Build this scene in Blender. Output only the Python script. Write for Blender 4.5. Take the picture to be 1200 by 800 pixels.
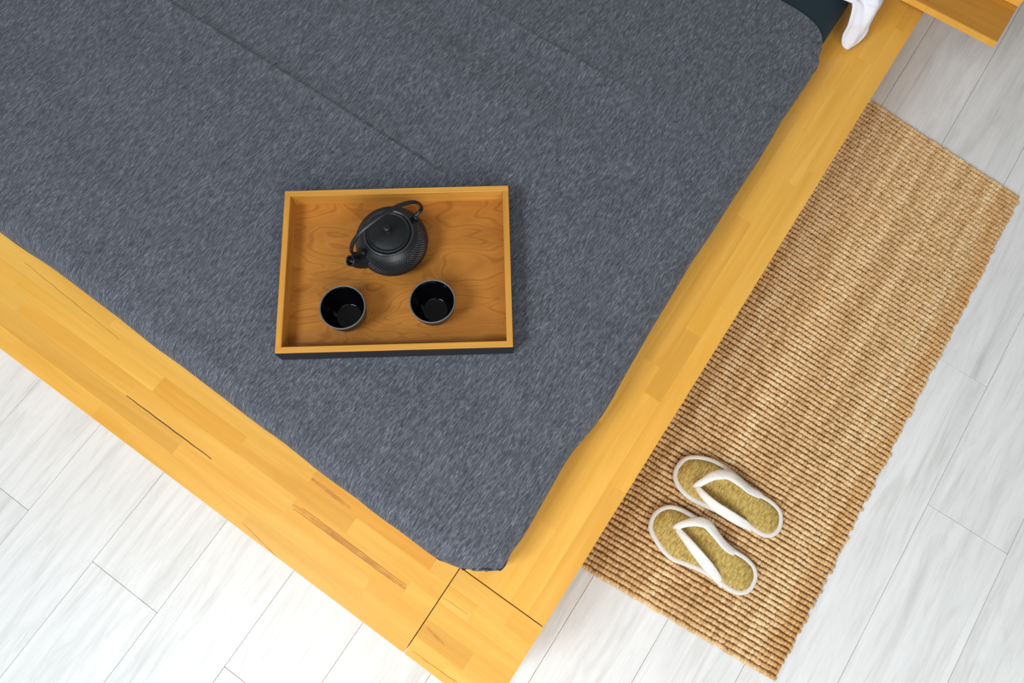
import bpy, bmesh, math, random
import numpy as np
from mathutils import Matrix, Vector, noise

for o in list(bpy.data.objects):
    bpy.data.objects.remove(o)
scene = bpy.context.scene
C = scene.collection
random.seed(7)

# ------------------------------------------------------------------ camera, world, light
# metres; x runs from the foot of the bed to its head, y across the bed, floor at z = 0
cam_d = bpy.data.cameras.new('camera')
cam_d.sensor_width = 36.0
cam_d.lens = 24.0
cam_d.clip_start = 0.02
cam = bpy.data.objects.new('camera', cam_d)
C.objects.link(cam)
R = Matrix(((0.560617, 0.799687, -0.214964), (-0.828074, 0.541804, -0.144019), (0.001298, 0.258746, 0.965945)))
cam.matrix_world = Matrix.Translation((0, 0, 1.6)) @ R.to_4x4()
scene.camera = cam

world = bpy.data.worlds.new('room_light')
scene.world = world
world.use_nodes = True
bg = world.node_tree.nodes['Background']
bg.inputs['Color'].default_value = (1.0, 0.985, 0.955, 1)
bg.inputs['Strength'].default_value = 0.33

def area_light(name, loc, target, sx, sy, power, col):
    d = bpy.data.lights.new(name, 'AREA')
    d.shape = 'RECTANGLE'; d.size = sx; d.size_y = sy; d.energy = power; d.color = col
    o = bpy.data.objects.new(name, d); C.objects.link(o)
    o.location = loc
    o.rotation_euler = (Vector(target) - Vector(loc)).to_track_quat('-Z', 'Y').to_euler()
    return o
# tall window beyond the foot of the bed
area_light('window_daylight', (-2.1, 1.0, 3.6), (0.15, 0.15, 0.2), 1.2, 1.2, 114, (0.81, 0.92, 1.0))
# second window, beside the foot corner of the bed
area_light('side_window_daylight', (-1.1, -1.2, 2.0), (0.2, -0.1, 0.2), 1.5, 1.3, 39, (1.0, 1.0, 1.0))

vs = scene.view_settings
vs.view_transform = 'Standard'; vs.look = 'None'; vs.gamma = 1.0; vs.use_curve_mapping = False
vs.exposure = 0.0

# ------------------------------------------------------------------ helpers
def me_obj(name, verts, faces, mat=None, parent=None, smooth=True):
    me = bpy.data.meshes.new(name)
    me.from_pydata([tuple(v) for v in verts], [], faces)
    me.update()
    if smooth:
        me.polygons.foreach_set('use_smooth', [True] * len(me.polygons))
    if mat: me.materials.append(mat)
    o = bpy.data.objects.new(name, me); C.objects.link(o)
    if parent: o.parent = parent
    return o

def bm_obj(name, bm, mat=None, parent=None, smooth=False):
    bmesh.ops.recalc_face_normals(bm, faces=bm.faces)
    me = bpy.data.meshes.new(name); bm.to_mesh(me); bm.free()
    if smooth: me.polygons.foreach_set('use_smooth', [True] * len(me.polygons))
    if mat: me.materials.append(mat)
    o = bpy.data.objects.new(name, me); C.objects.link(o)
    if parent: o.parent = parent
    return o

def box_bm(x0, x1, y0, y1, z0, z1, bev=0.0, seg=2, bm=None):
    b = bm or bmesh.new()
    r = bmesh.ops.create_cube(b, size=1)
    for v in r['verts']:
        v.co = Vector(((x0 + x1) / 2 + v.co.x * (x1 - x0), (y0 + y1) / 2 + v.co.y * (y1 - y0), (z0 + z1) / 2 + v.co.z * (z1 - z0)))
    if bev:
        es = list({e for v in r['verts'] for e in v.link_edges})
        bmesh.ops.bevel(b, geom=es, offset=bev, segments=seg, affect='EDGES', profile=0.5)
    return b

def box(name, x0, x1, y0, y1, z0, z1, mat, parent=None, bev=0.0, seg=2):
    return bm_obj(name, box_bm(x0, x1, y0, y1, z0, z1, bev, seg), mat, parent)

def lathe(name, prof, n, mat, parent=None, loc=(0, 0, 0)):
    V, F = [], []
    idx = []
    for (r, z) in prof:
        if r < 1e-6:
            idx.append([len(V)]); V.append((loc[0], loc[1], loc[2] + z))
        else:
            idx.append(list(range(len(V), len(V) + n)))
            for k in range(n):
                a = 2 * math.pi * k / n
                V.append((loc[0] + r * math.cos(a), loc[1] + r * math.sin(a), loc[2] + z))
    for A, B in zip(idx[:-1], idx[1:]):
        for k in range(n):
            k2 = (k + 1) % n
            if len(A) == 1 and len(B) == 1: continue
            if len(A) == 1: F.append((A[0], B[k2], B[k]))
            elif len(B) == 1: F.append((A[k], A[k2], B[0]))
            else: F.append((A[k], A[k2], B[k2], B[k]))
    return me_obj(name, V, F, mat, parent)

def catmull(P, n, closed=False):
    P = [Vector(p) for p in P]; out = []
    m = len(P)
    segs = m if closed else m - 1
    for i in range(segs):
        if closed:
            p0, p1, p2, p3 = P[(i - 1) % m], P[i], P[(i + 1) % m], P[(i + 2) % m]
        else:
            p0 = P[i - 1] if i > 0 else P[0] * 2 - P[1]
            p1, p2 = P[i], P[i + 1]
            p3 = P[i + 2] if i + 2 < m else P[-1] * 2 - P[-2]
        for k in range(n):
            t = k / n
            out.append(0.5 * ((2 * p1) + (p2 - p0) * t + (2 * p0 - 5 * p1 + 4 * p2 - p3) * t * t + (3 * p1 - p0 - 3 * p2 + p3) * t ** 3))
    if not closed: out.append(P[-1].copy())
    return out

def sweep(name, path, radii, mat, parent=None, n=10, closed=False, side=None, flat=None, caps=True):
    """tube along path; radii a number or list; flat=list of thickness for an elliptic section, side=list of width directions"""
    P = [Vector(p) for p in path]; m = len(P)
    V, F = [], []
    prev = None
    for i in range(m):
        a = P[(i - 1) % m] if (closed or i > 0) else P[i]
        b = P[(i + 1) % m] if (closed or i < m - 1) else P[i]
        t = (b - a).normalized()
        if side is not None:
            s = Vector(side[i]); s = (s - t * s.dot(t)).normalized()
        else:
            ref = prev if prev is not None else (Vector((0, 0, 1)) if abs(t.z) < 0.9 else Vector((1, 0, 0)))
            s = (ref - t * ref.dot(t)).normalized(); prev = s
        u = t.cross(s).normalized()
        r = radii[i] if hasattr(radii, '__len__') else radii
        h = flat[i] if flat is not None else r
        for k in range(n):
            q = 2 * math.pi * k / n
            V.append(P[i] + s * (r * math.cos(q)) + u * (h * math.sin(q)))
    for i in range(m if closed else m - 1):
        j = (i + 1) % m
        for k in range(n):
            k2 = (k + 1) % n
            F.append((i * n + k, i * n + k2, j * n + k2, j * n + k))
    if not closed and caps:
        F.append(tuple(range(n - 1, -1, -1)))
        F.append(tuple((m - 1) * n + k for k in range(n)))
    return me_obj(name, V, F, mat, parent)

def empty(name, loc=(0, 0, 0), rz=0):
    o = bpy.data.objects.new(name, None); C.objects.link(o)
    o.empty_display_size = 0.05
    o.location = loc; o.rotation_euler = (0, 0, rz)
    return o

def tag(o, label=None, cat=None, group=None, kind=None):
    if label: o['label'] = label
    if cat: o['category'] = cat
    if group: o['group'] = group
    if kind: o['kind'] = kind
    return o

# ------------------------------------------------------------------ materials
def new_mat(name):
    m = bpy.data.materials.new(name); m.use_nodes = True
    nt = m.node_tree
    return m, nt, nt.nodes['Principled BSDF']

def N(nt, t, **kw):
    n = nt.nodes.new(t)
    for k, v in kw.items(): setattr(n, k, v)
    return n

def ramp(nt, stops):
    r = N(nt, 'ShaderNodeValToRGB')
    el = r.color_ramp.elements
    el[0].position, el[0].color = stops[0][0], (*stops[0][1], 1)
    el[1].position, el[1].color = stops[-1][0], (*stops[-1][1], 1)
    for p, c in stops[1:-1]:
        e = el.new(p); e.color = (*c, 1)
    return r

def coords(nt, scale, rand=True):
    """object coordinates (shifted per object) scaled per axis"""
    tc = N(nt, 'ShaderNodeTexCoord')
    src = tc.outputs['Object']
    if rand:
        oi = N(nt, 'ShaderNodeObjectInfo')
        mu = N(nt, 'ShaderNodeMath', operation='MULTIPLY'); mu.inputs[1].default_value = 37.0
        nt.links.new(oi.outputs['Random'], mu.inputs[0])
        ad = N(nt, 'ShaderNodeVectorMath', operation='ADD')
        nt.links.new(src, ad.inputs[0]); nt.links.new(mu.outputs[0], ad.inputs[1])
        src = ad.outputs[0]
    mp = N(nt, 'ShaderNodeMapping'); mp.inputs['Scale'].default_value = scale
    nt.links.new(src, mp.inputs['Vector'])
    return mp.outputs[0]

def tex_noise(nt, vec, scale=1.0, detail=3, rough=0.55, dist=0.0):
    n = N(nt, 'ShaderNodeTexNoise')
    n.inputs['Scale'].default_value = scale; n.inputs['Detail'].default_value = detail
    n.inputs['Roughness'].default_value = rough; n.inputs['Distortion'].default_value = dist
    nt.links.new(vec, n.inputs['Vector'])
    return n.outputs['Fac']

def mix(nt, a, b, fac, mode='MIX'):
    m = N(nt, 'ShaderNodeMix', data_type='RGBA', blend_type=mode)
    for sock, v in ((m.inputs[0], fac), (m.inputs[6], a), (m.inputs[7], b)):
        if isinstance(v, (int, float)): sock.default_value = v
        elif isinstance(v, tuple): sock.default_value = (*v, 1)
        else: nt.links.new(v, sock)
    return m.outputs[2]

def bump(nt, bsdf, h, strength=0.3, dist=0.002):
    b = N(nt, 'ShaderNodeBump'); b.inputs['Strength'].default_value = strength; b.inputs['Distance'].default_value = dist
    nt.links.new(h, b.inputs['Height']); nt.links.new(b.outputs[0], bsdf.inputs['Normal'])

def wood(name, grain_lo, grain_hi, rough=0.35, use_objcol=True, along='x', fine=1.0):
    m, nt, b = new_mat(name)
    sc = (1.6, 26, 26) if along == 'x' else (26, 1.6, 26)
    sc2 = (9, 260, 260) if along == 'x' else (260, 9, 260)
    f1 = tex_noise(nt, coords(nt, sc), 1.0, 4, 0.6, 0.9)
    r1 = ramp(nt, [(0.3, grain_lo), (0.52, tuple((p + q) / 2 for p, q in zip(grain_lo, grain_hi))), (0.72, grain_hi)])
    nt.links.new(f1, r1.inputs[0])
    f2 = tex_noise(nt, coords(nt, sc2), 1.0, 2, 0.5)
    r2 = ramp(nt, [(0.25, (0.90, 0.87, 0.82)), (0.7, (1.03, 1.03, 1.03))])
    nt.links.new(f2, r2.inputs[0])
    col = mix(nt, r1.outputs[0], r2.outputs[0], fine, 'MULTIPLY')
    if use_objcol:
        oi = N(nt, 'ShaderNodeObjectInfo')
        col = mix(nt, col, oi.outputs['Color'], 1.0, 'MULTIPLY')
    nt.links.new(col, b.inputs['Base Color'])
    b.inputs['Roughness'].default_value = rough
    b.inputs['Specular IOR Level'].default_value = 0.35
    bump(nt, b, f2, 0.05, 0.001)
    return m

def plain(name, col, rough=0.5, spec=0.5, metal=0.0):
    m, nt, b = new_mat(name)
    b.inputs['Base Color'].default_value = (*col, 1); b.inputs['Roughness'].default_value = rough
    b.inputs['Specular IOR Level'].default_value = spec; b.inputs['Metallic'].default_value = metal
    return m, nt, b

M_bedwood = wood('honey_birch', (0.74, 0.355, 0.047), (0.87, 0.475, 0.092), 0.34, fine=0.35)
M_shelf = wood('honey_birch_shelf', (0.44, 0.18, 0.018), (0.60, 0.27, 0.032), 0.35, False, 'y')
M_streak = wood('heartwood', (0.50, 0.19, 0.025), (0.72, 0.33, 0.05), 0.4, False)
M_vein = plain('dark_vein', (0.33, 0.12, 0.02), 0.6)[0]
M_crack = plain('crack_dark', (0.10, 0.045, 0.012), 0.8)[0]

# whitewashed floor boards
M_floor, nt, b = new_mat('whitewashed_board')
fa = tex_noise(nt, coords(nt, (1.3, 14, 14)), 1.0, 5, 0.62, 1.2)
ra = ramp(nt, [(0.28, (0.58, 0.58, 0.568)), (0.44, (0.70, 0.70, 0.692)), (0.66, (0.765, 0.765, 0.76))])
nt.links.new(fa, ra.inputs[0])
fb = tex_noise(nt, coords(nt, (7, 170, 170)), 1.0, 3, 0.6, 0.6)
rb = ramp(nt, [(0.28, (0.90, 0.895, 0.88)), (0.46, (1.0, 1.0, 1.0))])
nt.links.new(fb, rb.inputs[0])
fc = tex_noise(nt, coords(nt, (3.5, 30, 30)), 1.0, 4, 0.65, 1.6)
rc = ramp(nt, [(0.36, (0.90, 0.895, 0.88)), (0.50, (1.0, 1.0, 1.0)), (0.64, (1.04, 1.04, 1.03))])
nt.links.new(fc, rc.inputs[0])
nt.links.new(mix(nt, mix(nt, ra.outputs[0], rb.outputs[0], 0.8, 'MULTIPLY'), rc.outputs[0], 0.8, 'MULTIPLY'), b.inputs['Base Color'])
b.inputs['Roughness'].default_value = 0.42; b.inputs['Specular IOR Level'].default_value = 0.4
bump(nt, b, fb, 0.12, 0.001)
M_gap = plain('floor_joint', (0.58, 0.56, 0.51), 0.9)[0]

# grey heathered bedspread
M_spread, nt, b = new_mat('grey_heather_cloth')
h1 = tex_noise(nt, coords(nt, (95, 1000, 1), False), 1.0, 1, 0.6)
h2 = tex_noise(nt, coords(nt, (200, 1300, 1), False), 1.0, 1, 0.5)
h3 = tex_noise(nt, coords(nt, (14, 40, 1), False), 1.0, 2, 0.6)
def madd(v, k, add):
    n = N(nt, 'ShaderNodeMath', operation='MULTIPLY_ADD'); nt.links.new(v, n.inputs[0]); n.inputs[1].default_value = k
    if isinstance(add, float): n.inputs[2].default_value = add
    else: nt.links.new(add, n.inputs[2])
    return n.outputs[0]
hv = madd(h1, 0.62, madd(h2, 0.38, madd(h3, 0.06, -0.03)))
rs = ramp(nt, [(0.28, (0.026, 0.028, 0.036)), (0.44, (0.060, 0.064, 0.078)), (0.56, (0.112, 0.118, 0.139)), (0.68, (0.215, 0.224, 0.252)), (0.80, (0.37, 0.38, 0.41))])
nt.links.new(hv, rs.inputs[0])
nt.links.new(rs.outputs[0], b.inputs['Base Color'])
b.inputs['Roughness'].default_value = 0.85; b.inputs['Specular IOR Level'].default_value = 0.2
b.inputs['Sheen Weight'].default_value = 0.15; b.inputs['Sheen Roughness'].default_value = 0.4
bump(nt, b, h1, 0.08, 0.001)

M_sheet, nt, b = plain('dark_teal_sheet', (0.012, 0.026, 0.034), 0.75, 0.25)
bump(nt, b, tex_noise(nt, coords(nt, (9, 14, 9)), 1.0, 3), 0.3, 0.006)
M_white, nt, b = plain('white_cotton', (0.80, 0.79, 0.84), 0.85, 0.2)
bump(nt, b, tex_noise(nt, coords(nt, (60, 60, 60)), 1.0, 3), 0.15, 0.002)

# tray
M_tray, nt, b = new_mat('tray_teak')
wn = tex_noise(nt, coords(nt, (4.2, 13, 13), False), 1.0, 2, 0.45, 0.5)
wm = N(nt, 'ShaderNodeMath', operation='MULTIPLY'); wm.inputs[1].default_value = 95.0; nt.links.new(wn, wm.inputs[0])
wsn = N(nt, 'ShaderNodeMath', operation='SINE'); nt.links.new(wm.outputs[0], wsn.inputs[0])
rw_ = ramp(nt, [(0.0, (0.42, 0.158, 0.021)), (0.75, (0.45, 0.174, 0.024)), (1.0, (0.36, 0.128, 0.016))])
wma = N(nt, 'ShaderNodeMath', operation='MULTIPLY_ADD'); wma.inputs[1].default_value = 0.5; wma.inputs[2].default_value = 0.5
nt.links.new(wsn.outputs[0], wma.inputs[0]); nt.links.new(wma.outputs[0], rw_.inputs[0])
tn = tex_noise(nt, coords(nt, (6, 22, 22), False), 1.0, 4, 0.6, 0.6)
rt_ = ramp(nt, [(0.32, (0.74, 0.68, 0.6)), (0.6, (1.06, 1.06, 1.06))]); nt.links.new(tn, rt_.inputs[0])
nt.links.new(mix(nt, rw_.outputs[0], rt_.outputs[0], 0.75, 'MULTIPLY'), b.inputs['Base Color'])
b.inputs['Roughness'].default_value = 0.5; b.inputs['Specular IOR Level'].default_value = 0.3
M_trayrim = wood('tray_rim', (0.48, 0.205, 0.03), (0.74, 0.37, 0.065), 0.4, False, 'x')
M_black = plain('tray_black_stain', (0.016, 0.016, 0.020), 0.5, 0.4)[0]
# iron
M_iron, nt, b = plain('cast_iron', (0.008, 0.009, 0.011), 0.36, 0.42)
bump(nt, b, tex_noise(nt, coords(nt, (900, 900, 900), False), 1.0, 2), 0.18, 0.0006)
M_ironlid, nt, b = plain('cast_iron_lid', (0.006, 0.007, 0.008), 0.42, 0.34)
bump(nt, b, tex_noise(nt, coords(nt, (1500, 1500, 1500), False), 1.0, 2), 0.5, 0.0006)
M_ring = plain('polished_iron_ring', (0.022, 0.024, 0.028), 0.27, 0.6)[0]
M_enamel = plain('black_enamel', (0.002, 0.002, 0.003), 0.08, 0.26)[0]
M_cuprim = plain('worn_iron_rim', (0.12, 0.12, 0.115), 0.4, 0.5)[0]
# slippers
M_slipwhite, nt, b = plain('slipper_white_cotton', (0.80, 0.78, 0.74), 0.9, 0.2)
bump(nt, b, tex_noise(nt, coords(nt, (110, 45, 60)), 1.0, 3, 0.6, 1.0), 0.55, 0.004)
M_piping, nt, b = plain('slipper_piping_cotton', (0.70, 0.66, 0.61), 0.9, 0.2)
bump(nt, b, tex_noise(nt, coords(nt, (300, 300, 300)), 1.0, 3), 0.3, 0.002)
M_straw, nt, b = new_mat('woven_straw')
s1 = tex_noise(nt, coords(nt, (70, 330, 60), False), 1.0, 3, 0.6)
s2 = tex_noise(nt, coords(nt, (260, 60, 60), False), 1.0, 2, 0.6)
rr = ramp(nt, [(0.30, (0.24, 0.145, 0.028)), (0.46, (0.44, 0.295, 0.065)), (0.66, (0.66, 0.49, 0.165))])
nt.links.new(s1, rr.inputs[0])
r2 = ramp(nt, [(0.3, (0.72, 0.70, 0.62)), (0.6, (1.05, 1.05, 1.0))]); nt.links.new(s2, r2.inputs[0])
nt.links.new(mix(nt, rr.outputs[0], r2.outputs[0], 0.8, 'MULTIPLY'), b.inputs['Base Color'])
b.inputs['Roughness'].default_value = 0.7
bump(nt, b, s1, 0.5, 0.002)
# jute
M_jute, nt, b = new_mat('jute_yarn')
vc = N(nt, 'ShaderNodeVertexColor'); vc.layer_name = 'yarn'
j1 = tex_noise(nt, coords(nt, (700, 350, 400), False), 1.0, 3, 0.6)
rj = ramp(nt, [(0.30, (0.62, 0.56, 0.48)), (0.62, (1.12, 1.12, 1.1))]); nt.links.new(j1, rj.inputs[0])
nt.links.new(mix(nt, vc.outputs['Color'], rj.outputs[0], 1.0, 'MULTIPLY'), b.inputs['Base Color'])
b.inputs['Roughness'].default_value = 0.85; b.inputs['Specular IOR Level'].default_value = 0.2
bump(nt, b, j1, 0.5, 0.002)
M_juteback = plain('jute_backing', (0.20, 0.11, 0.042), 0.95, 0.1)[0]

# ------------------------------------------------------------------ floor
FL = box('floor', -1.9, 2.7, -1.9, 2.5, -0.05, -0.008, M_gap)
tag(FL, 'pale whitewashed board floor around the bed', None, None, 'structure')
lines = [2.51, 2.315, 2.12, 1.925, 1.73, 1.51, 1.315, 1.12, 0.926, 0.729, 0.538, 0.345, 0.152, -0.031, -0.214, -0.397, -0.580, -0.763, -0.958, -1.15, -1.345, -1.54, -1.735, -1.93]
plank_cache = {}
def plank(x0, x1, y0, y1):
    key = (round(x1 - x0, 3), round(y1 - y0, 3))
    g = 0.00038
    if key not in plank_cache:
        L, Wd = x1 - x0 - 2 * g, y1 - y0 - 2 * g
        bm = box_bm(-L / 2, L / 2, -Wd / 2, Wd / 2, -0.008, 0.0, 0.0006, 1)
        o = bm_obj('plank', bm, M_floor, FL); plank_cache[key] = o.data
    else:
        o = bpy.data.objects.new('plank', plank_cache[key]); C.objects.link(o); o.parent = FL
    o.location = ((x0 + x1) / 2, (y0 + y1) / 2, 0)
for i, (ya, yb) in enumerate(zip(lines[:-1], lines[1:])):
    off = -0.59 if i % 2 == 1 else 0.0
    if -0.75 < ya < 0.16 and yb < 0.1: off = 0.9
    if abs(ya + 0.763) < 0.01: off = 0.571
    js = [off + 1.18 * k for k in range(-3, 4)]
    xs = [-1.9] + [j for j in js if -1.75 < j < 2.55] + [2.7]
    for x0, x1 in zip(xs[:-1], xs[1:]): plank(x0, x1, yb, ya)

# ------------------------------------------------------------------ bed frame
ZR = 0.34
bed = empty('bed_frame', (0, 0, 0))
tag(bed, 'low platform bed frame of honey coloured glued wooden staves', 'bed frame')
XO, XI = -0.2775, -0.111          # foot rail outer / inner
YO, YI = -0.142, 0.032           # near side rail outer / inner
XH, YF = 2.06, 1.80              # head end, far side
stave_cache = {}
def stave(parent, x0, x1, y0, y1, along, col, zt=ZR, th=0.016):
    L = (x1 - x0) if along == 'x' else (y1 - y0)
    Wd = (y1 - y0) if along == 'x' else (x1 - x0)
    g = 0.00003
    key = (round(L, 4), round(Wd, 4))
    if key not in stave_cache:
        bm = box_bm(-L / 2 + g, L / 2 - g, -Wd / 2 + g, Wd / 2 - g, -th, 0)
        o = bm_obj('stave', bm, M_bedwood, parent); stave_cache[key] = o.data
    else:
        o = bpy.data.objects.new('stave', stave_cache[key]); C.objects.link(o); o.parent = parent
    o.location = ((x0 + x1) / 2, (y0 + y1) / 2, zt)
    if along == 'y': o.rotation_euler = (0, 0, math.pi / 2)
    o.color = (*col, 1)
    return o
rng = random.Random(21)
def tint():
    k = rng.uniform(0.95, 1.04); w = rng.uniform(-0.035, 0.035)
    if rng.random() < 0.2: k *= 0.92
    return (k, k * (1 + w), k * (1 + 2.2 * w))
core = M_bedwood
foot = box('foot_rail', XO + .0004, XI, YI + 0.0018, YF - 0.185, 0.02, ZR - 0.0161, core, bed)
side = box('side_rail', XI + 0.0018, XH, YO + .0004, YI, 0.02, ZR - 0.0161, core, bed)
far_side = box('side_rail', XI + 0.0018, XH, YF - 0.182, YF, 0.02, ZR, core, bed, 0.002, 1)
block = box('corner_block', XO + .0004, XI, YO + .0004, YI, 0.0, ZR - 0.0161, core, bed)
block2 = box('corner_block', XO, XI, YF - 0.182, YF, 0.0, ZR, core, bed, 0.002, 1)
box('head_rail', XH + 0.002, XH + 0.05, YO, YF, 0.0, 0.72, core, bed, 0.006, 2)
box('mattress_platform', XI + 0.052, XH - 0.002, YI + 0.002, YF - 0.185, 0.30, ZR - 0.003, core, bed)
# foot rail staves, rows of glued strips along y
KS = 0.9403
bw = (XI - XO) / 5
rows_cut = {0: [0.424, 0.80], 1: [0.62, 0.16], 2: [0.097, 0.366, 0.772, 1.08], 3: [0.25, 0.52, 0.735, 1.12], 4: [0.30 - 0.22, 0.367, 0.90]}
for r in range(5):
    ys = [YI + 0.0018] + sorted(c * KS for c in rows_cut[r]) + [YF - 0.185]
    for y0, y1 in zip(ys[:-1], ys[1:]):
        c = tint()
        if r == 2 and abs(y0 / KS - 0.097) < .01: c = (0.98, 0.92, 0.78)
        if r == 4 and abs(y1 / KS - 0.367) < .01: c = (0.93, 0.80, 0.62)
        if r == 3 and abs(y1 / KS - 0.735) < .01: c = (0.95, 0.88, 0.72)
        stave(foot, XO + r * bw, XO + (r + 1) * bw + (0.05 if r == 4 else 0), y0, y1, 'y', c)
# near side rail staves along x
bw2 = (YI - YO) / 5
rows_cut = {0: [0.17, 0.60, 0.98, 1.42], 1: [0.36, 0.52, 0.93, 1.30], 2: [0.04, 0.42, 0.80, 1.19, 1.6], 3: [0.26, 0.70, 1.10, 1.5], 4: [0.10, 0.55, 1.0]}
for r in range(5):
    xs = [XI + 0.0018] + [c * KS for c in rows_cut[r]] + [XH]
    for x0, x1 in zip(xs[:-1], xs[1:]):
        stave(side, x0, x1, YO + r * bw2, YO + (r + 1) * bw2, 'x', tint())
# corner block staves along y
bcut = {0: [-0.04], 1: [-0.07], 2: [], 3: [-0.03], 4: [-0.09]}
for r in range(5):
    ys = [YO] + [c * KS for c in bcut[r]] + [YI]
    for y0, y1 in zip(ys[:-1], ys[1:]):
        stave(block, XO + r * bw, XO + (r + 1) * bw, y0, y1, 'y', tint())
# heartwood streaks and open cracks in the staves (thin slivers let into the surface)
def sliver(name, parent, pts, w, mat, z=ZR + 0.0002):
    V, F = [], []
    m = len(pts)
    for i, (px, py) in enumerate(pts):
        k = i / (m - 1)
        ww = w * (0.35 + 0.65 * math.sin(math.pi * min(1, max(0, 0.12 + 0.76 * k)))) / 2
        V += [(px - ww, py, z), (px + ww, py, z), (px - ww, py, z - 0.004), (px + ww, py, z - 0.004)]
    for i in range(m - 1):
        a = 4 * i; c = a + 4
        F += [(a, a + 1, c + 1, c), (a + 2, c + 2, c + 3, a + 3), (a, c, c + 2, a + 2), (a + 1, a + 3, c + 3, c + 1)]
    F += [(0, 2, 3, 1), (4 * m - 4, 4 * m - 3, 4 * m - 1, 4 * m - 2)]
    return me_obj(name, V, F, mat, parent, False)
def wob(x0, x1, y0, y1, n=14, a=0.00035):
    return [((x0 + (x1 - x0) * k / n) * KS + a * math.sin(k * 2.1 + x0 * 90), (y0 + (y1 - y0) * k / n) * KS) for k in range(n + 1)]
sliver('heartwood_streak', foot, wob(-0.205, -0.203, 0.0975, 0.3655), 0.0075, M_streak)
sliver('crack', foot, wob(-0.1995, -0.198, 0.10, 0.345), 0.0011, M_vein, ZR + 0.0003)
sliver('crack', foot, wob(-0.2075, -0.2085, 0.12, 0.36), 0.0009, M_vein, ZR + 0.0003)
sliver('heartwood_streak', foot, wob(-0.1475, -0.145, 0.27, 0.366), 0.007, M_streak)
sliver('crack', foot, wob(-0.2245, -0.2240, 0.55, 0.772, 14, 0.0003), 0.0022, M_crack)
sliver('crack', foot, wob(-0.2945, -0.283, 0.334, 0.424, 14, 0.0003), 0.0018, M_streak)
sliver('heartwood_streak', foot, wob(-0.146, -0.133, 0.862, 1.14, 14, 0.0005), 0.0016, M_streak)
sliver('crack', block, wob(-0.1765, -0.178, -0.023, 0.031, 8, 0.0003), 0.0013, M_streak)
sliver('heartwood_streak', block, wob(-0.243, -0.237, -0.02, 0.026, 8, 0.0003), 0.004, M_streak)
sliver('heartwood_streak', block, wob(-0.281, -0.284, -0.08, 0.025, 8, 0.0004), 0.0016, M_streak)
for p in (foot, side, block): p.color = (0.95, 0.95, 0.95, 1)
for p in bed.children:
    if not p.color[0] < 0.99: p.color = (0.96, 0.95, 0.92, 1)

# ------------------------------------------------------------------ mattress
bm = box_bm(-0.062, 2.05, 0.004, 1.625, ZR + 0.0005, 0.445, 0.035, 4)
mat_o = bm_obj('mattress', bm, M_sheet, None, True)
tag(mat_o, 'mattress in a smooth dark teal fitted sheet on the bed frame', 'mattress')

# ------------------------------------------------------------------ bedspread
foot_e = [(-0.1, 1.65), (-0.1, 1.095), (-0.097, 0.954), (-0.1, 0.795), (-0.104, 0.706), (-0.104, 0.638), (-0.108, 0.466), (-0.108, 0.4), (-0.112, 0.315), (-0.112, 0.238), (-0.114, 0.205), (-0.114, 0.142), (-0.115, 0.078), (-0.112, 0.059), (-0.106, 0.034), (-0.101, 0.022), (-0.089, 0.006)]
side_e = [(-0.089, 0.006), (-0.077, -0.013), (-0.067, -0.029), (-0.05, -0.0275), (-0.034, -0.026), (-0.003, -0.028), (0.057, -0.025), (0.141, -0.02), (0.18, -0.023), (0.224, -0.028), (0.273, -0.0285), (0.318, -0.025), (0.414, -0.02), (0.475, -0.018), (0.584, -0.014), (0.654, -0.016), (0.727, -0.015), (0.853, -0.015), (0.952, -0.011), (1.02, -0.013), (1.056, -0.013), (1.085, -0.012), (1.105, -0.004)]
head_e = [(1.14, 1.65), (1.14, 0.6), (1.14, 0.30), (1.141, 0.18), (1.142, 0.10), (1.136, 0.051), (1.122, 0.018), (1.105, -0.004)]
far_e = [(-0.1, 1.65), (1.14, 1.65)]
def resample(P, us):
    if len(P) > 6: P = [(p.x, p.y) for p in catmull([(x, y, 0) for x, y in P], 5)]
    P = np.array(P, float)
    d = np.r_[0, np.cumsum(np.hypot(*np.diff(P, axis=0).T))]; d /= d[-1]
    return np.c_[np.interp(us, d, P[:, 0]), np.interp(us, d, P[:, 1])]
def cluster(n, extra=()):
    base = np.linspace(0, 1, n)
    edge = np.array([0, .0008, .002, .004, .007, .011, .016, .022, .03, .04])
    return np.unique(np.r_[base, edge, 1 - edge, np.array(extra)])
ss = cluster(150, [(c + 0.1) / 1.24 + d for c in (0.45, 0.795) for d in np.linspace(-0.02, 0.02, 21)])   # along the bed
tt = cluster(150)                                                                                      # across the bed, far -> near
FE, HE = resample(foot_e, tt), resample(head_e, tt)
SE, FA = resample(side_e, ss), resample(far_e, ss)
S, T = ss[:, None, None], tt[None, :, None]
P = (1 - S) * FE[None] + S * HE[None] + (1 - T) * FA[:, None] + T * SE[:, None] \
    - ((1 - S) * (1 - T) * FE[0] + (1 - S) * T * FE[-1] + S * (1 - T) * HE[0] + S * T * HE[-1])
outl = np.array(foot_e + side_e[1:])
A, Bq = outl[:-1], outl[1:]
def edge_dist(p):
    ab = Bq - A
    t = np.clip(((p - A) * ab).sum(1) / (ab ** 2).sum(1), 0, 1)
    q = A + ab * t[:, None]
    return np.sqrt(((p - q) ** 2).sum(1).min())
ns, ntt = len(ss), len(tt)
Vv = []
RAD = 0.045
def crease(x, y, cx, y0, y1, amp):
    d = x - cx
    f = min(1, max(0, (y - y0) / 0.12)) * min(1, max(0, (y1 - y) / 0.12))
    if f <= 0: return 0
    return amp * f * (math.exp(d / 0.020) if d < 0 else math.exp(-(d / 0.006) ** 1.4))
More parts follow.
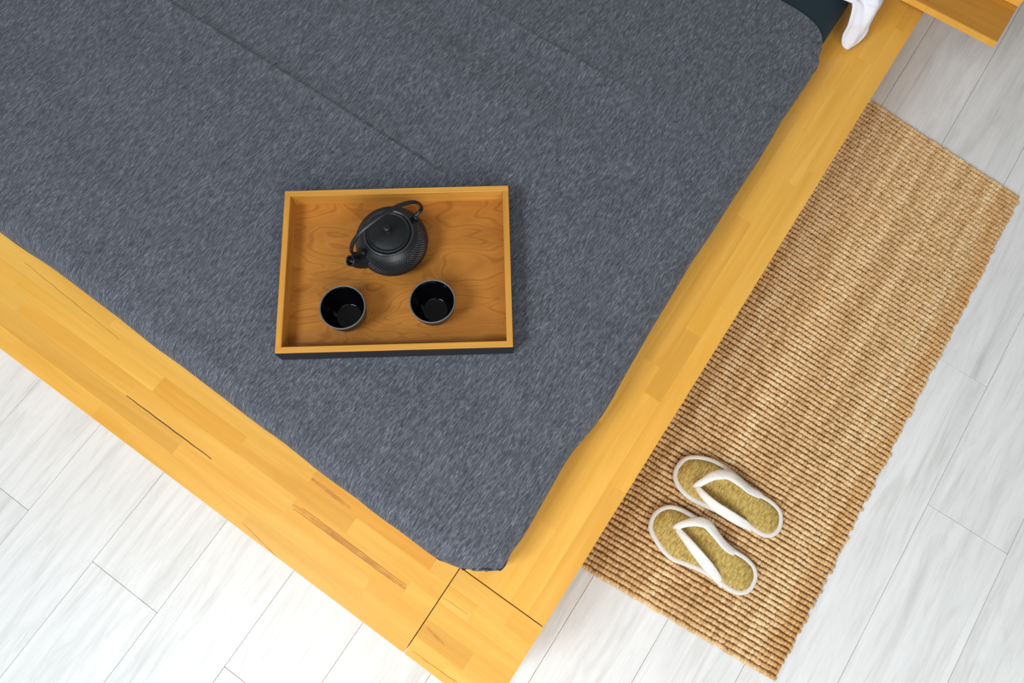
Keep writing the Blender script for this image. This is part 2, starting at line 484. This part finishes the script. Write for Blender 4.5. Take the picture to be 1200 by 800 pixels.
for i in range(ns):
    for j in range(ntt):
        x, y = P[i, j]
        d = min(edge_dist(P[i, j]), 1.65 - y)
        z = 0.455
        if d < RAD:
            q = (RAD - d) / RAD
            z -= RAD * (1 - math.sqrt(max(0, 1 - q * q)))
        fade = min(1, d / 0.12)
        wob_x = 0.004 * noise.noise((0.3, y * 3.1, 1.0))
        z += fade * crease(x, y, 0.452 + wob_x, 0.40, 2.0, 0.0052)
        z += fade * crease(x, y, 0.796 + wob_x, 0.16, 0.78, 0.0036)
        z += fade * crease(x, y, 0.474 + wob_x, 0.15, 0.42, 0.0022)
        z += fade * 0.0080 * noise.noise((x * 7.0, y * 1.7, 3.3))
        z += fade * 0.0016 * noise.noise((x * 17.0, y * 5.0, 9.3))
        # soft hollow between the two folds
        z += 0.0016 * noise.noise((x * 30, y * 30, 5.5)) * (1 - fade)
        if d >= RAD: z = max(z, 0.4505)
        Vv.append((x, y, z))
Ff = []
for i in range(ns - 1):
    for j in range(ntt - 1):
        a = i * ntt + j
        Ff.append((a, a + ntt, a + ntt + 1, a + 1))
# skirt: foot edge (i = 0) and near side edge (j = last)
ring = [(0, j) for j in range(ntt)] + [(i, ntt - 1) for i in range(1, ns)]
prev_row = [i * ntt + j for (i, j) in ring]
for lev, (zz, out) in enumerate(((0.395, 0.000), (0.375, 0.0005), (0.358, 0.0008), (0.3425, -0.004))):
    row = []
    for n_, (i, j) in enumerate(ring):
        x, y, _ = Vv[i * ntt + j]
        z = zz + (0.012 * max(0, noise.noise((x * 6, y * 6, 2))) if lev == 3 else 0)
        row.append(len(Vv)); Vv.append((x, y, z))
    for k in range(len(ring) - 1):
        Ff.append((prev_row[k], prev_row[k + 1], row[k + 1], row[k]))
    prev_row = row
spread = me_obj('bedspread', Vv, Ff, M_spread)
bm = bmesh.new(); bm.from_mesh(spread.data); bmesh.ops.recalc_face_normals(bm, faces=bm.faces)
up = sum(f.normal.z for f in bm.faces)
if up < 0: bmesh.ops.reverse_faces(bm, faces=bm.faces)
bm.to_mesh(spread.data); bm.free()
sol = spread.modifiers.new('cloth', 'SOLIDIFY'); sol.thickness = 0.003; sol.offset = -1
tag(spread, 'grey heathered bedspread with pressed fold lines covering the mattress', 'bedspread')

# ------------------------------------------------------------------ white duvet with a corner hanging over the edge
duvet = empty('duvet', (1.6, 0.6, 0.446))
tag(duvet, 'white cotton duvet with one corner drooping over the bed edge', 'duvet')
V, F = [], []
nx, ny = 18, 30
for side_ in (1, -1):
    for i in range(nx + 1):
        for j in range(ny + 1):
            a, c = i / nx, j / ny
            x = 1.36 + 0.62 * a; y = 0.03 + 1.28 * c
            e = min(a, 1 - a) / 0.25; e2 = min(c, 1 - c) / 0.12
            pf = math.sqrt(max(0, 1 - (1 - min(1, e)) ** 2)) * math.sqrt(max(0, 1 - (1 - min(1, e2)) ** 2))
            z = 0.448 + (0.075 * pf + 0.006 * noise.noise((x * 7, y * 7, 0)) * pf if side_ == 1 else 0.0)
            V.append((x - 1.6, y - 0.6, z - 0.446))
n1 = (nx + 1) * (ny + 1)
for i in range(nx):
    for j in range(ny):
        a = i * (ny + 1) + j
        F.append((a, a + ny + 1, a + ny + 2, a + 1))
        F.append((n1 + a, n1 + a + 1, n1 + a + ny + 2, n1 + a + ny + 1))
me_obj('duvet_body', V, F, M_white, duvet)
Lc = catmull([(1.42, 0.12, 0.50), (1.33, 0.085, 0.475), (1.262, 0.05, 0.462), (1.218, 0.021, 0.456), (1.224, -0.001, 0.448), (1.212, -0.016, 0.415), (1.214, -0.020, 0.38), (1.220, -0.030, 0.352), (1.2285, -0.044, 0.338)], 5)
Rc = catmull([(1.50, 0.04, 0.48), (1.42, 0.01, 0.465), (1.345, -0.03, 0.445), (1.298, -0.049, 0.42), (1.278, -0.051, 0.408), (1.262, -0.054, 0.388), (1.263, -0.060, 0.362), (1.250, -0.056, 0.346), (1.2305, -0.046, 0.338)], 5)
def lift(p):
    if p.z > 0.40: return p
    z = 0.352 + (p.z - 0.338) * 0.78
    k = (1.6 - z) / (1.6 - p.z)
    return Vector((p.x * k, p.y * k, z))
Lc = [lift(p) for p in Lc]; Rc = [lift(p) for p in Rc]
V, F = [], []
nc = 16
for i, (l, r) in enumerate(zip(Lc, Rc)):
    wv = (r - l).length
    for k in range(nc + 1):
        q = k / nc
        p = l.lerp(r, q)
        bul = math.sin(math.pi * q)
        fold = (math.sin(q * 10.5 + i * 0.10) + 0.6 * math.sin(q * 19 - i * 0.16)) * bul
        nrm = Vector((-0.25, -0.75, 0.6)).normalized()
        p = p + nrm * (wv * (0.14 * bul + 0.085 * fold))
        V.append(p - Vector((1.6, 0.6, 0.446)))
for i in range(len(Lc) - 1):
    for k in range(nc):
        a = i * (nc + 1) + k
        F.append((a, a + 1, a + nc + 2, a + nc + 1))
flap = me_obj('hanging_corner', V, F, M_white, duvet)
sm = flap.modifiers.new('cloth', 'SOLIDIFY'); sm.thickness = 0.004; sm.offset = 0

# ------------------------------------------------------------------ bedside shelf on the side rail
shelf = empty('bedside_shelf', (1.6, -0.15, ZR))
tag(shelf, 'cantilevered honey wood bedside shelf at the head end of the bed', 'shelf')
def part_box(name, par, x0, x1, y0, y1, z0, z1, m, bev=0.001):
    o = box(name, x0, x1, y0, y1, z0, z1, m, par, bev, 1)
    o.matrix_parent_inverse = Matrix.Translation(par.location).inverted()
    return o
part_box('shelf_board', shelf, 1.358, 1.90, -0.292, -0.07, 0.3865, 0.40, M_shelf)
part_box('lit_front_strip', shelf, 1.3565, 1.358, -0.292, -0.07, 0.3865, 0.40, M_bedwood, 0.0)  # board's front face in paler wood: light falling on it put into the colour
part_box('added_pale_slab', shelf, 1.462, 1.89, -0.292, -0.075, 0.4002, 0.42, M_bedwood)  # added raised slab; its paler wood makes the lighter wedge on the board
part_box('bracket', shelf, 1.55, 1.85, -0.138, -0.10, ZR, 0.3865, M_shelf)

# ------------------------------------------------------------------ jute rug
rug = empty('jute_rug', (0.72, -0.4, 0.0))
tag(rug, 'woven natural jute rug lying on the floor along the bed', 'rug')
def rug_pt(s, t):
    u0 = 0.008 + (0.047 - 0.008) * t; u1 = 1.447 + (1.402 - 1.447) * t
    x = u0 + (u1 - u0) * s
    yo = -0.647 + (-0.626 + 0.647) * s
    y = -0.156 + (yo + 0.156) * t
    return x, y
NR, NC = 110, 64
tpl = []      # low dome: two rings and a top
for r_, z_ in ((1.0, -0.55), (0.92, 0.25), (0.55, 0.80)):
    for k in range(6):
        a = 2 * math.pi * (k + (0.5 if z_ == 0.25 else 0)) / 6
        tpl.append((r_ * math.cos(a), r_ * math.sin(a), z_))
tpl.append((0, 0, 1.0))
tf = []
for k in range(6):
    k2 = (k + 1) % 6
    tf += [(k, k2, 6 + k), (k2, 6 + k2, 6 + k), (6 + k, 6 + k2, 12 + k2), (6 + k, 12 + k2, 12 + k), (12 + k, 12 + k2, 18)]
V, F, COL = [], [], []
rg = random.Random(5)
colnoise = [noise.noise((k * 0.33, 2.7, 0)) for k in range(NC + 2)]
def yarn_col(s, t, c):
    k = 0.78 + 0.42 * noise.noise((t * 14.0, s * 1.2, 0.4)) + 0.30 * noise.noise((t * 36.0, s * 3.0, 7.4)) + rg.uniform(-0.24, 0.24)
    base = Vector((0.80, 0.565, 0.31))
    dark = Vector((0.46, 0.25, 0.085)); gold = Vector((0.60, 0.30, 0.075)); pale = Vector((0.93, 0.79, 0.53))
    col = base.lerp(dark, min(1, max(0, 0.95 - k))) if k < 0.95 else base.lerp(pale, min(1, (k - 0.95) * 1.6))
    og = max(0, noise.noise((t * 22.0, s * 5.0, 3.1)) - 0.30) * 1.0
    if t > 0.86: og += (t - 0.86) * 3.0 + 0.5 * noise.noise((s * 7, 1.0, t * 25)) + rg.uniform(-0.12, 0.12)
    if 0.84 < t < 0.88: col = col.lerp(pale, max(0, 0.3 + 0.7 * noise.noise((s * 5, 3.0, t * 30))))
    return col.lerp(gold, min(0.85, max(0, og)))
for i in range(NR):
    ph = rg.random()
    drift = 0.0
    for c in range(NC):
        t = (c + 0.5 + 0.8 * (ph - 0.5) + rg.uniform(-0.15, 0.15)) / NC
        s = (i + 0.5) / NR + 0.0012 * noise.noise((c * 0.25, i * 0.35, 1.1)) + 0.0008 * noise.noise((c * 0.9, i, 4.1))
        x, y = rug_pt(s, t)
        hem = i < 3
        rl = 0.0064 * rg.uniform(0.82, 1.2); rw = 0.0057 * rg.uniform(0.85, 1.15)
        if hem: rl *= 0.9; rw *= 1.12
        hz = 0.0064 * rg.uniform(0.78, 1.18) * (0.75 if hem else 1)
        ang = math.radians(90 + 20 + rg.uniform(-14, 14)) if not hem else rg.uniform(0, 3.1)
        ca, sa = math.cos(ang), math.sin(ang)
        b0 = len(V)
        cl = yarn_col(s, t, c)
        tz = 0.0012 * rg.uniform(-1, 1)
        for (px, py, pz) in tpl:
            lx, ly = px * rl, py * rw
            V.append((x + lx * ca - ly * sa - 0.72, y + lx * sa + ly * ca + 0.4, 0.0065 + pz * hz + tz * px))
            COL.append((cl.x, cl.y, cl.z, 1))
        F += [(a + b0, b_ + b0, c_ + b0) for (a, b_, c_) in tf]
weave = me_obj('looped_weave', V, F, M_jute, rug)
ca_ = weave.data.color_attributes.new('yarn', 'FLOAT_COLOR', 'POINT')
ca_.data.foreach_set('color', np.array(COL, dtype=np.float32).ravel())
tag(weave, kind='stuff')
V, F = [], []
nb = 40
for z in (0.0005, 0.005):
    for i in range(nb + 1):
        for t in (0.004, 0.996):
            x, y = rug_pt(0.002 + 0.996 * i / nb, t); V.append((x - 0.72, y + 0.4, z))
o_ = 2 * (nb + 1)
for i in range(nb):
    a = 2 * i
    F += [(a, a + 1, a + 3, a + 2), (o_ + a, o_ + a + 2, o_ + a + 3, o_ + a + 1), (a, a + 2, o_ + a + 2, o_ + a), (a + 1, o_ + a + 1, o_ + a + 3, a + 3)]
F += [(0, o_, o_ + 1, 1), (2 * nb, 2 * nb + 1, o_ + 2 * nb + 1, o_ + 2 * nb)]
me_obj('backing', V, F, M_juteback, rug, False)

# ------------------------------------------------------------------ slippers
ZS = 0.0135
def inset(P, d):
    m = len(P); out = []
    for i in range(m):
        t = (P[(i + 1) % m] - P[(i - 1) % m]).normalized()
        nrm = Vector((t.y, -t.x))
        out.append(P[i] + nrm * d)
    return out
def slab(name, P, z0, z1, mat, par, dome=0.0):
    m = len(P); c = sum(P, Vector((0, 0))) / m
    V, F = [], []
    for z in (z0, z1): V += [(p.x, p.y, z) for p in P]
    for i in range(m):
        j = (i + 1) % m; F.append((i, j, m + j, m + i))
    rings = [m]
    base = m
    for q in (0.75, 0.5, 0.25):
        st = len(V)
        V += [(c.x + (p.x - c.x) * q, c.y + (p.y - c.y) * q, z1 + dome * (1 - q * q)) for p in P]
        for i in range(m):
            j = (i + 1) % m; F.append((base + i, base + j, st + j, st + i))
        base = st
    V.append((c.x, c.y, z1 + dome)); ct = len(V) - 1
    for i in range(m): F.append((base + i, base + (i + 1) % m, ct))
    F.append(tuple(range(m - 1, -1, -1)))
    o = me_obj(name, V, F, mat, par)
    bm = bmesh.new(); bm.from_mesh(o.data); bmesh.ops.recalc_face_normals(bm, faces=bm.faces); bm.to_mesh(o.data); bm.free()
    return o
def strap_geo(name, pts, wid, th, par, org, centre):
    path = [Vector(p) - org for p in catmull(pts, 6)]
    m = len(path)
    ws = np.interp(np.linspace(0, 1, m), np.linspace(0, 1, len(wid)), wid)
    hs = np.interp(np.linspace(0, 1, m), [0, 0.5, 1], th)
    sides = []
    for i in range(m):
        t = (path[min(m - 1, i + 1)] - path[max(0, i - 1)]).normalized()
        outw = path[i] - (centre - org); outw.z = 0
        if outw.length > 1e-5: outw.normalize()
        nrm = (Vector((0, 0, 1)) * 0.85 + outw * 0.55).normalized()
        tw = 0.7 * math.exp(-i / 5.0)
        s = t.cross(nrm).normalized()
        s = (Matrix.Rotation(tw, 3, t) @ s)
        sides.append(s)
    o = sweep(name, path, list(ws), M_slipwhite, par, 12, False, sides, list(hs))
    return o
def slipper(outline, up, lo, post, label):
    P0 = [Vector(p) for p in outline]
    c = sum(P0, Vector((0, 0))) / len(P0)
    org = Vector((c.x, c.y, ZS))
    root = empty('slipper', org)
    tag(root, label, 'slipper', 'pair of slippers on the rug')
    P = [Vector((p.x - c.x, p.y - c.y)) for p in catmull([(p.x, p.y, 0) for p in P0], 4, True)]
    P = [Vector((p.x, p.y)) for p in P]
    area = sum(P[i].x * P[(i + 1) % len(P)].y - P[(i + 1) % len(P)].x * P[i].y for i in range(len(P)))
    if area > 0: P.reverse()           # clockwise: inward normal is (t.y, -t.x)
    slab('sole', inset(P, 0.003), 0.0, 0.011, M_slipwhite, root)
    ins = slab('insole', inset(P, 0.009), 0.006, 0.0155, M_straw, root, 0.001)
    rim = inset(P, 0.0055)
    n = len(rim)
    sides = [Vector(((rim[(i + 1) % n] - rim[i - 1]).y, -(rim[(i + 1) % n] - rim[i - 1]).x, 0)) for i in range(n)]
    pip = sweep('piping', [(p.x, p.y, 0.0125) for p in rim], [0.0060] * n, M_piping, root, 10, True, sides, [0.0042] * n)
    ctr = Vector((c.x, c.y, 0.03))
    strap_geo('strap', up, [0.007, 0.0085, 0.0125, 0.013, 0.0115, 0.009, 0.0045], [0.005, 0.0045, 0.003], root, org, ctr)
    strap_geo('strap', lo, [0.007, 0.0095, 0.0125, 0.012, 0.010, 0.0045], [0.005, 0.0045, 0.003], root, org, ctr)
    p = Vector(post)
    sweep('toe_post', [(p.x - c.x, p.y - c.y, 0.012), (p.x - c.x, p.y - c.y, 0.020), (p.x - c.x + .001, p.y - c.y - .002, p.z - ZS)], [0.006, 0.0055, 0.006], M_slipwhite, root, 8)
    return root
slipA = [(.296, -.243), (.318, -.238), (.346, -.245), (.365, -.267), (.378, -.299), (.381, -.336), (.377, -.378), (.372, -.405), (.371, -.428), (.372, -.455), (.366, -.481), (.35, -.496), (.327, -.503), (.307, -.498), (.293, -.483), (.289, -.458), (.290, -.433), (.288, -.404), (.281, -.376), (.274, -.342), (.269, -.301), (.274, -.272), (.283, -.255)]
slipB = [(.176, -.252), (.198, -.249), (.22, -.257), (.237, -.275), (.245, -.303), (.247, -.336), (.247, -.366), (.242, -.392), (.236, -.415), (.233, -.438), (.234, -.466), (.228, -.492), (.211, -.508), (.185, -.512), (.165, -.505), (.152, -.487), (.149, -.462), (.150, -.44), (.149, -.403), (.142, -.369), (.134, -.336), (.138, -.307), (.150, -.278), (.162, -.260)]
slipper(slipA, [(.300, -.296, .040), (.318, -.303, .052), (.340, -.315, .062), (.357, -.338, .064), (.359, -.365, .060), (.359, -.397, .048), (.366, -.426, .030), (.370, -.441, .017)],
        [(.300, -.299, .040), (.290, -.320, .054), (.284, -.350, .058), (.285, -.380, .053), (.288, -.410, .042), (.292, -.436, .028), (.291, -.452, .017)], (.302, -.296, .040),
        'straw insole slipper with white thong straps, the one closer to the shelf')
slipper(slipB, [(.199, -.304, .040), (.214, -.313, .054), (.232, -.332, .063), (.239, -.353, .064), (.232, -.380, .060), (.225, -.410, .048), (.226, -.436, .030), (.232, -.453, .017)],
        [(.198, -.308, .040), (.188, -.332, .054), (.178, -.360, .058), (.170, -.388, .053), (.164, -.414, .042), (.157, -.440, .028), (.151, -.456, .017)], (.200, -.304, .040),
        'straw insole slipper with white thong straps, the one closer to the foot end')

# ------------------------------------------------------------------ tray
ZT = 0.459
TL, TR, BR, BL = Vector((.247, .648)), Vector((.480, .330)), Vector((.236, .157)), Vector((.007, .481))
tc = (TL + TR + BR + BL) / 4
ex = ((TR - TL).normalized() + (BR - BL).normalized()).normalized()
TWd = ((TR - TL).length + (BR - BL).length) / 2; THt = ((TL - BL).length + (TR - BR).length) / 2
tray = empty('serving_tray', (tc.x, tc.y, ZT), math.atan2(ex.y, ex.x))
tag(tray, 'rectangular wooden serving tray with raised rim and black outer sides on the bedspread', 'tray')
hw, hh, tk, hz = TWd / 2, THt / 2, 0.0105, 0.043
box('tray_base', -hw + 0.004, hw - 0.004, -hh + 0.004, hh - 0.004, 0.001, 0.009, M_tray, tray)
def tray_wall(name, x0, x1, y0, y1, rot=False):
    L, Wd = ((y1 - y0), (x1 - x0)) if rot else ((x1 - x0), (y1 - y0))
    o = box(name, -L / 2, L / 2, -Wd / 2, Wd / 2, 0, hz, M_trayrim, tray, 0.0008, 1)
    o.location = ((x0 + x1) / 2, (y0 + y1) / 2, 0)
    if rot: o.rotation_euler = (0, 0, math.pi / 2)
    return o
tray_wall('tray_wall', -hw, hw, hh - tk, hh)
tray_wall('tray_wall', -hw, hw, -hh, -hh + tk)
tray_wall('tray_wall', -hw, -hw + tk, -hh + tk, hh - tk, True)
tray_wall('tray_wall', hw - tk, hw, -hh + tk, hh - tk, True)
for (x0, x1, y0, y1) in ((-hw - .001, hw + .001, -hh - .001, -hh), (-hw - .001, hw + .001, hh, hh + .001), (-hw - .001, -hw, -hh, hh), (hw, hw + .001, -hh, hh)):
    box('black_side', x0, x1, y0, y1, 0.0, hz - 0.002, M_black, tray)
ZF = ZT + 0.009      # inside floor of the tray

# ------------------------------------------------------------------ teapot
pc = Vector((0.2765, 0.4365))
pot = empty('teapot', (pc.x, pc.y, ZF), math.atan2(0.0245, -0.070))   # local +x points along the spout
tag(pot, 'black cast iron teapot with a hobnail body and arched handle on the tray', 'teapot')
def body_r(z):
    pts = [(0.0, 0.036), (0.004, 0.043), (0.012, 0.0525), (0.022, 0.0595), (0.034, 0.062), (0.046, 0.0600), (0.056, 0.0545), (0.064, 0.0465), (0.068, 0.0405)]
    return float(np.interp(z, [p[0] for p in pts], [p[1] for p in pts]))
zs = list(np.linspace(0, 0.068, 30))
# smooth the radius curve
rs_ = [body_r(z) for z in zs]
for _ in range(3): rs_ = [rs_[0]] + [(rs_[i - 1] + 2 * rs_[i] + rs_[i + 1]) / 4 for i in range(1, len(rs_) - 1)] + [rs_[-1]]
lathe('body', [(0, 0)] + list(zip(rs_, zs)) + [(0.0395, 0.0695), (0.0375, 0.0695), (0.036, 0.066), (0, 0.066)], 72, M_iron, pot)
# hobnails
V, F = [], []
rows = 20
for r in range(rows):
    q = r / (rows - 1); z = 0.010 + 0.050 * q
    R0 = float(np.interp(z, zs, rs_)); dR = (np.interp(z + .002, zs, rs_) - np.interp(z - .002, zs, rs_)) / 0.004
    nn = Vector((1, 0, -dR)).normalized(); tt_ = Vector((dR, 0, 1)).normalized()
    n = 74
    for k in range(n):
        a = 2 * math.pi * (k + 0.5 * (r % 2)) / n
        if abs(((a + math.pi) % (2 * math.pi)) - math.pi) < 0.26 and z < 0.055: continue
        rot_ = Matrix.Rotation(a, 3, 'Z')
        b0 = len(V)
        base = Vector((R0, 0, z))
        ww = 0.0019 * R0 / 0.06; hw_ = 0.0016
        for v in (base + Vector((0, ww, 0)), base + tt_ * hw_, base - Vector((0, ww, 0)), base - tt_ * hw_, base + nn * 0.0013):
            V.append(rot_ @ v)
        F += [(b0, b0 + 1, b0 + 4), (b0 + 1, b0 + 2, b0 + 4), (b0 + 2, b0 + 3, b0 + 4), (b0 + 3, b0, b0 + 4)]
hob = me_obj('hobnails', V, F, M_iron, pot, False); tag(hob, kind='stuff')
# lid
lid = lathe('lid', [(0.0, 0.067), (0.0365, 0.067), (0.0372, 0.0695), (0.0372, 0.0722), (0.0360, 0.0735), (0.0345, 0.0735), (0.0335, 0.0722), (0.031, 0.0732), (0.022, 0.0752), (0.010, 0.0765), (0, 0.0768)], 64, M_ironlid, pot)
lathe('knob', [(0.0, 0.076), (0.0068, 0.0765), (0.0070, 0.0775), (0.0048, 0.0790), (0.0038, 0.0820), (0.0045, 0.0845), (0.0066, 0.0870), (0.0072, 0.0895), (0.0062, 0.0920), (0.0035, 0.0935), (0.0, 0.0938)], 28, M_iron, lid)
lathe('rim_ring', [(0.0395, 0.0665), (0.0420, 0.0675), (0.0425, 0.0695), (0.0412, 0.0712), (0.0392, 0.0712), (0.0382, 0.0695)], 64, M_ring, pot)
# spout
sp = catmull([(0.046, 0, 0.030), (0.060, 0, 0.037), (0.069, 0, 0.046), (0.0745, 0, 0.055), (0.079, 0, 0.0615)], 5)
m = len(sp)
sr = [float(np.interp(k / (m - 1), [0, .3, .65, 1], [0.0185, 0.0150, 0.0108, 0.0090])) for k in range(m)]
spo = sweep('spout', sp, sr, M_iron, pot, 18, caps=False)
# inner face of the spout mouth
tip_t = (sp[-1] - sp[-2]).normalized()
sweep('spout_lip', [sp[-1] - tip_t * 0.012, sp[-1] - tip_t * 0.004, sp[-1] + tip_t * 0.0004], [0.0045, 0.0060, 0.0076], M_enamel, spo, 18, caps=True)
sweep('spout_ring', [sp[-1] + tip_t.cross(Vector((0, 1, 0))) * 0.0083 * math.cos(a) + Vector((0, 1, 0)) * 0.0083 * math.sin(a) for a in [2 * math.pi * k / 20 for k in range(20)]], 0.0013, M_iron, spo, 6, True)
# lugs and handle
for sx in (1, -1):
    bm = box_bm(sx * 0.0535 - 0.0035, sx * 0.0535 + 0.0035, -0.006, 0.006, 0.050, 0.0685, 0.0025, 2)
    bm_obj('lug', bm, M_iron, pot, True)
hp = catmull([(0.0535, 0, 0.067), (0.0605, 0, 0.0695), (0.0675, 0, 0.075), (0.0695, 0, 0.0855), (0.066, 0, 0.100), (0.057, 0, 0.115), (0.040, 0, 0.1275), (0.020, 0, 0.134), (0, 0, 0.136),
              (-0.020, 0, 0.134), (-0.040, 0, 0.1275), (-0.057, 0, 0.115), (-0.066, 0, 0.100), (-0.0695, 0, 0.0855), (-0.0675, 0, 0.075), (-0.0605, 0, 0.0695), (-0.0535, 0, 0.067)], 4)
m = len(hp)
sweep('handle', hp, [0.0033 + 0.0008 * math.sin(math.pi * k / (m - 1)) for k in range(m)], M_iron, pot, 10, False, [Vector((0, 1, 0))] * m, [0.0028] * m)

# ------------------------------------------------------------------ cups
def cup(x, y, label):
    root = empty('tea_cup', (x, y, ZF)); tag(root, label, 'cup', 'tea cups on the tray')
    lathe('cup_shell', [(0, 0.001), (0.017, 0.001), (0.018, 0), (0.0215, 0), (0.0225, 0.004), (0.028, 0.010), (0.0335, 0.022), (0.0365, 0.038), (0.0378, 0.0535)], 56, M_iron, root)
    lathe('rim', [(0.0378, 0.0530), (0.0384, 0.0542), (0.0380, 0.0556), (0.0368, 0.0558), (0.0360, 0.0548)], 56, M_cuprim, root)
    lathe('inner_glaze', [(0.0362, 0.0552), (0.0350, 0.038), (0.0320, 0.022), (0.0275, 0.012), (0.0240, 0.0078), (0.0228, 0.0068), (0.0215, 0.0052), (0.0205, 0.0048), (0, 0.0048)], 56, M_enamel, root)
    return root
cup(0.131, 0.426, 'small black iron tea cup on the tray below the teapot spout')
cup(0.223, 0.309, 'small black iron tea cup on the tray away from the teapot spout')
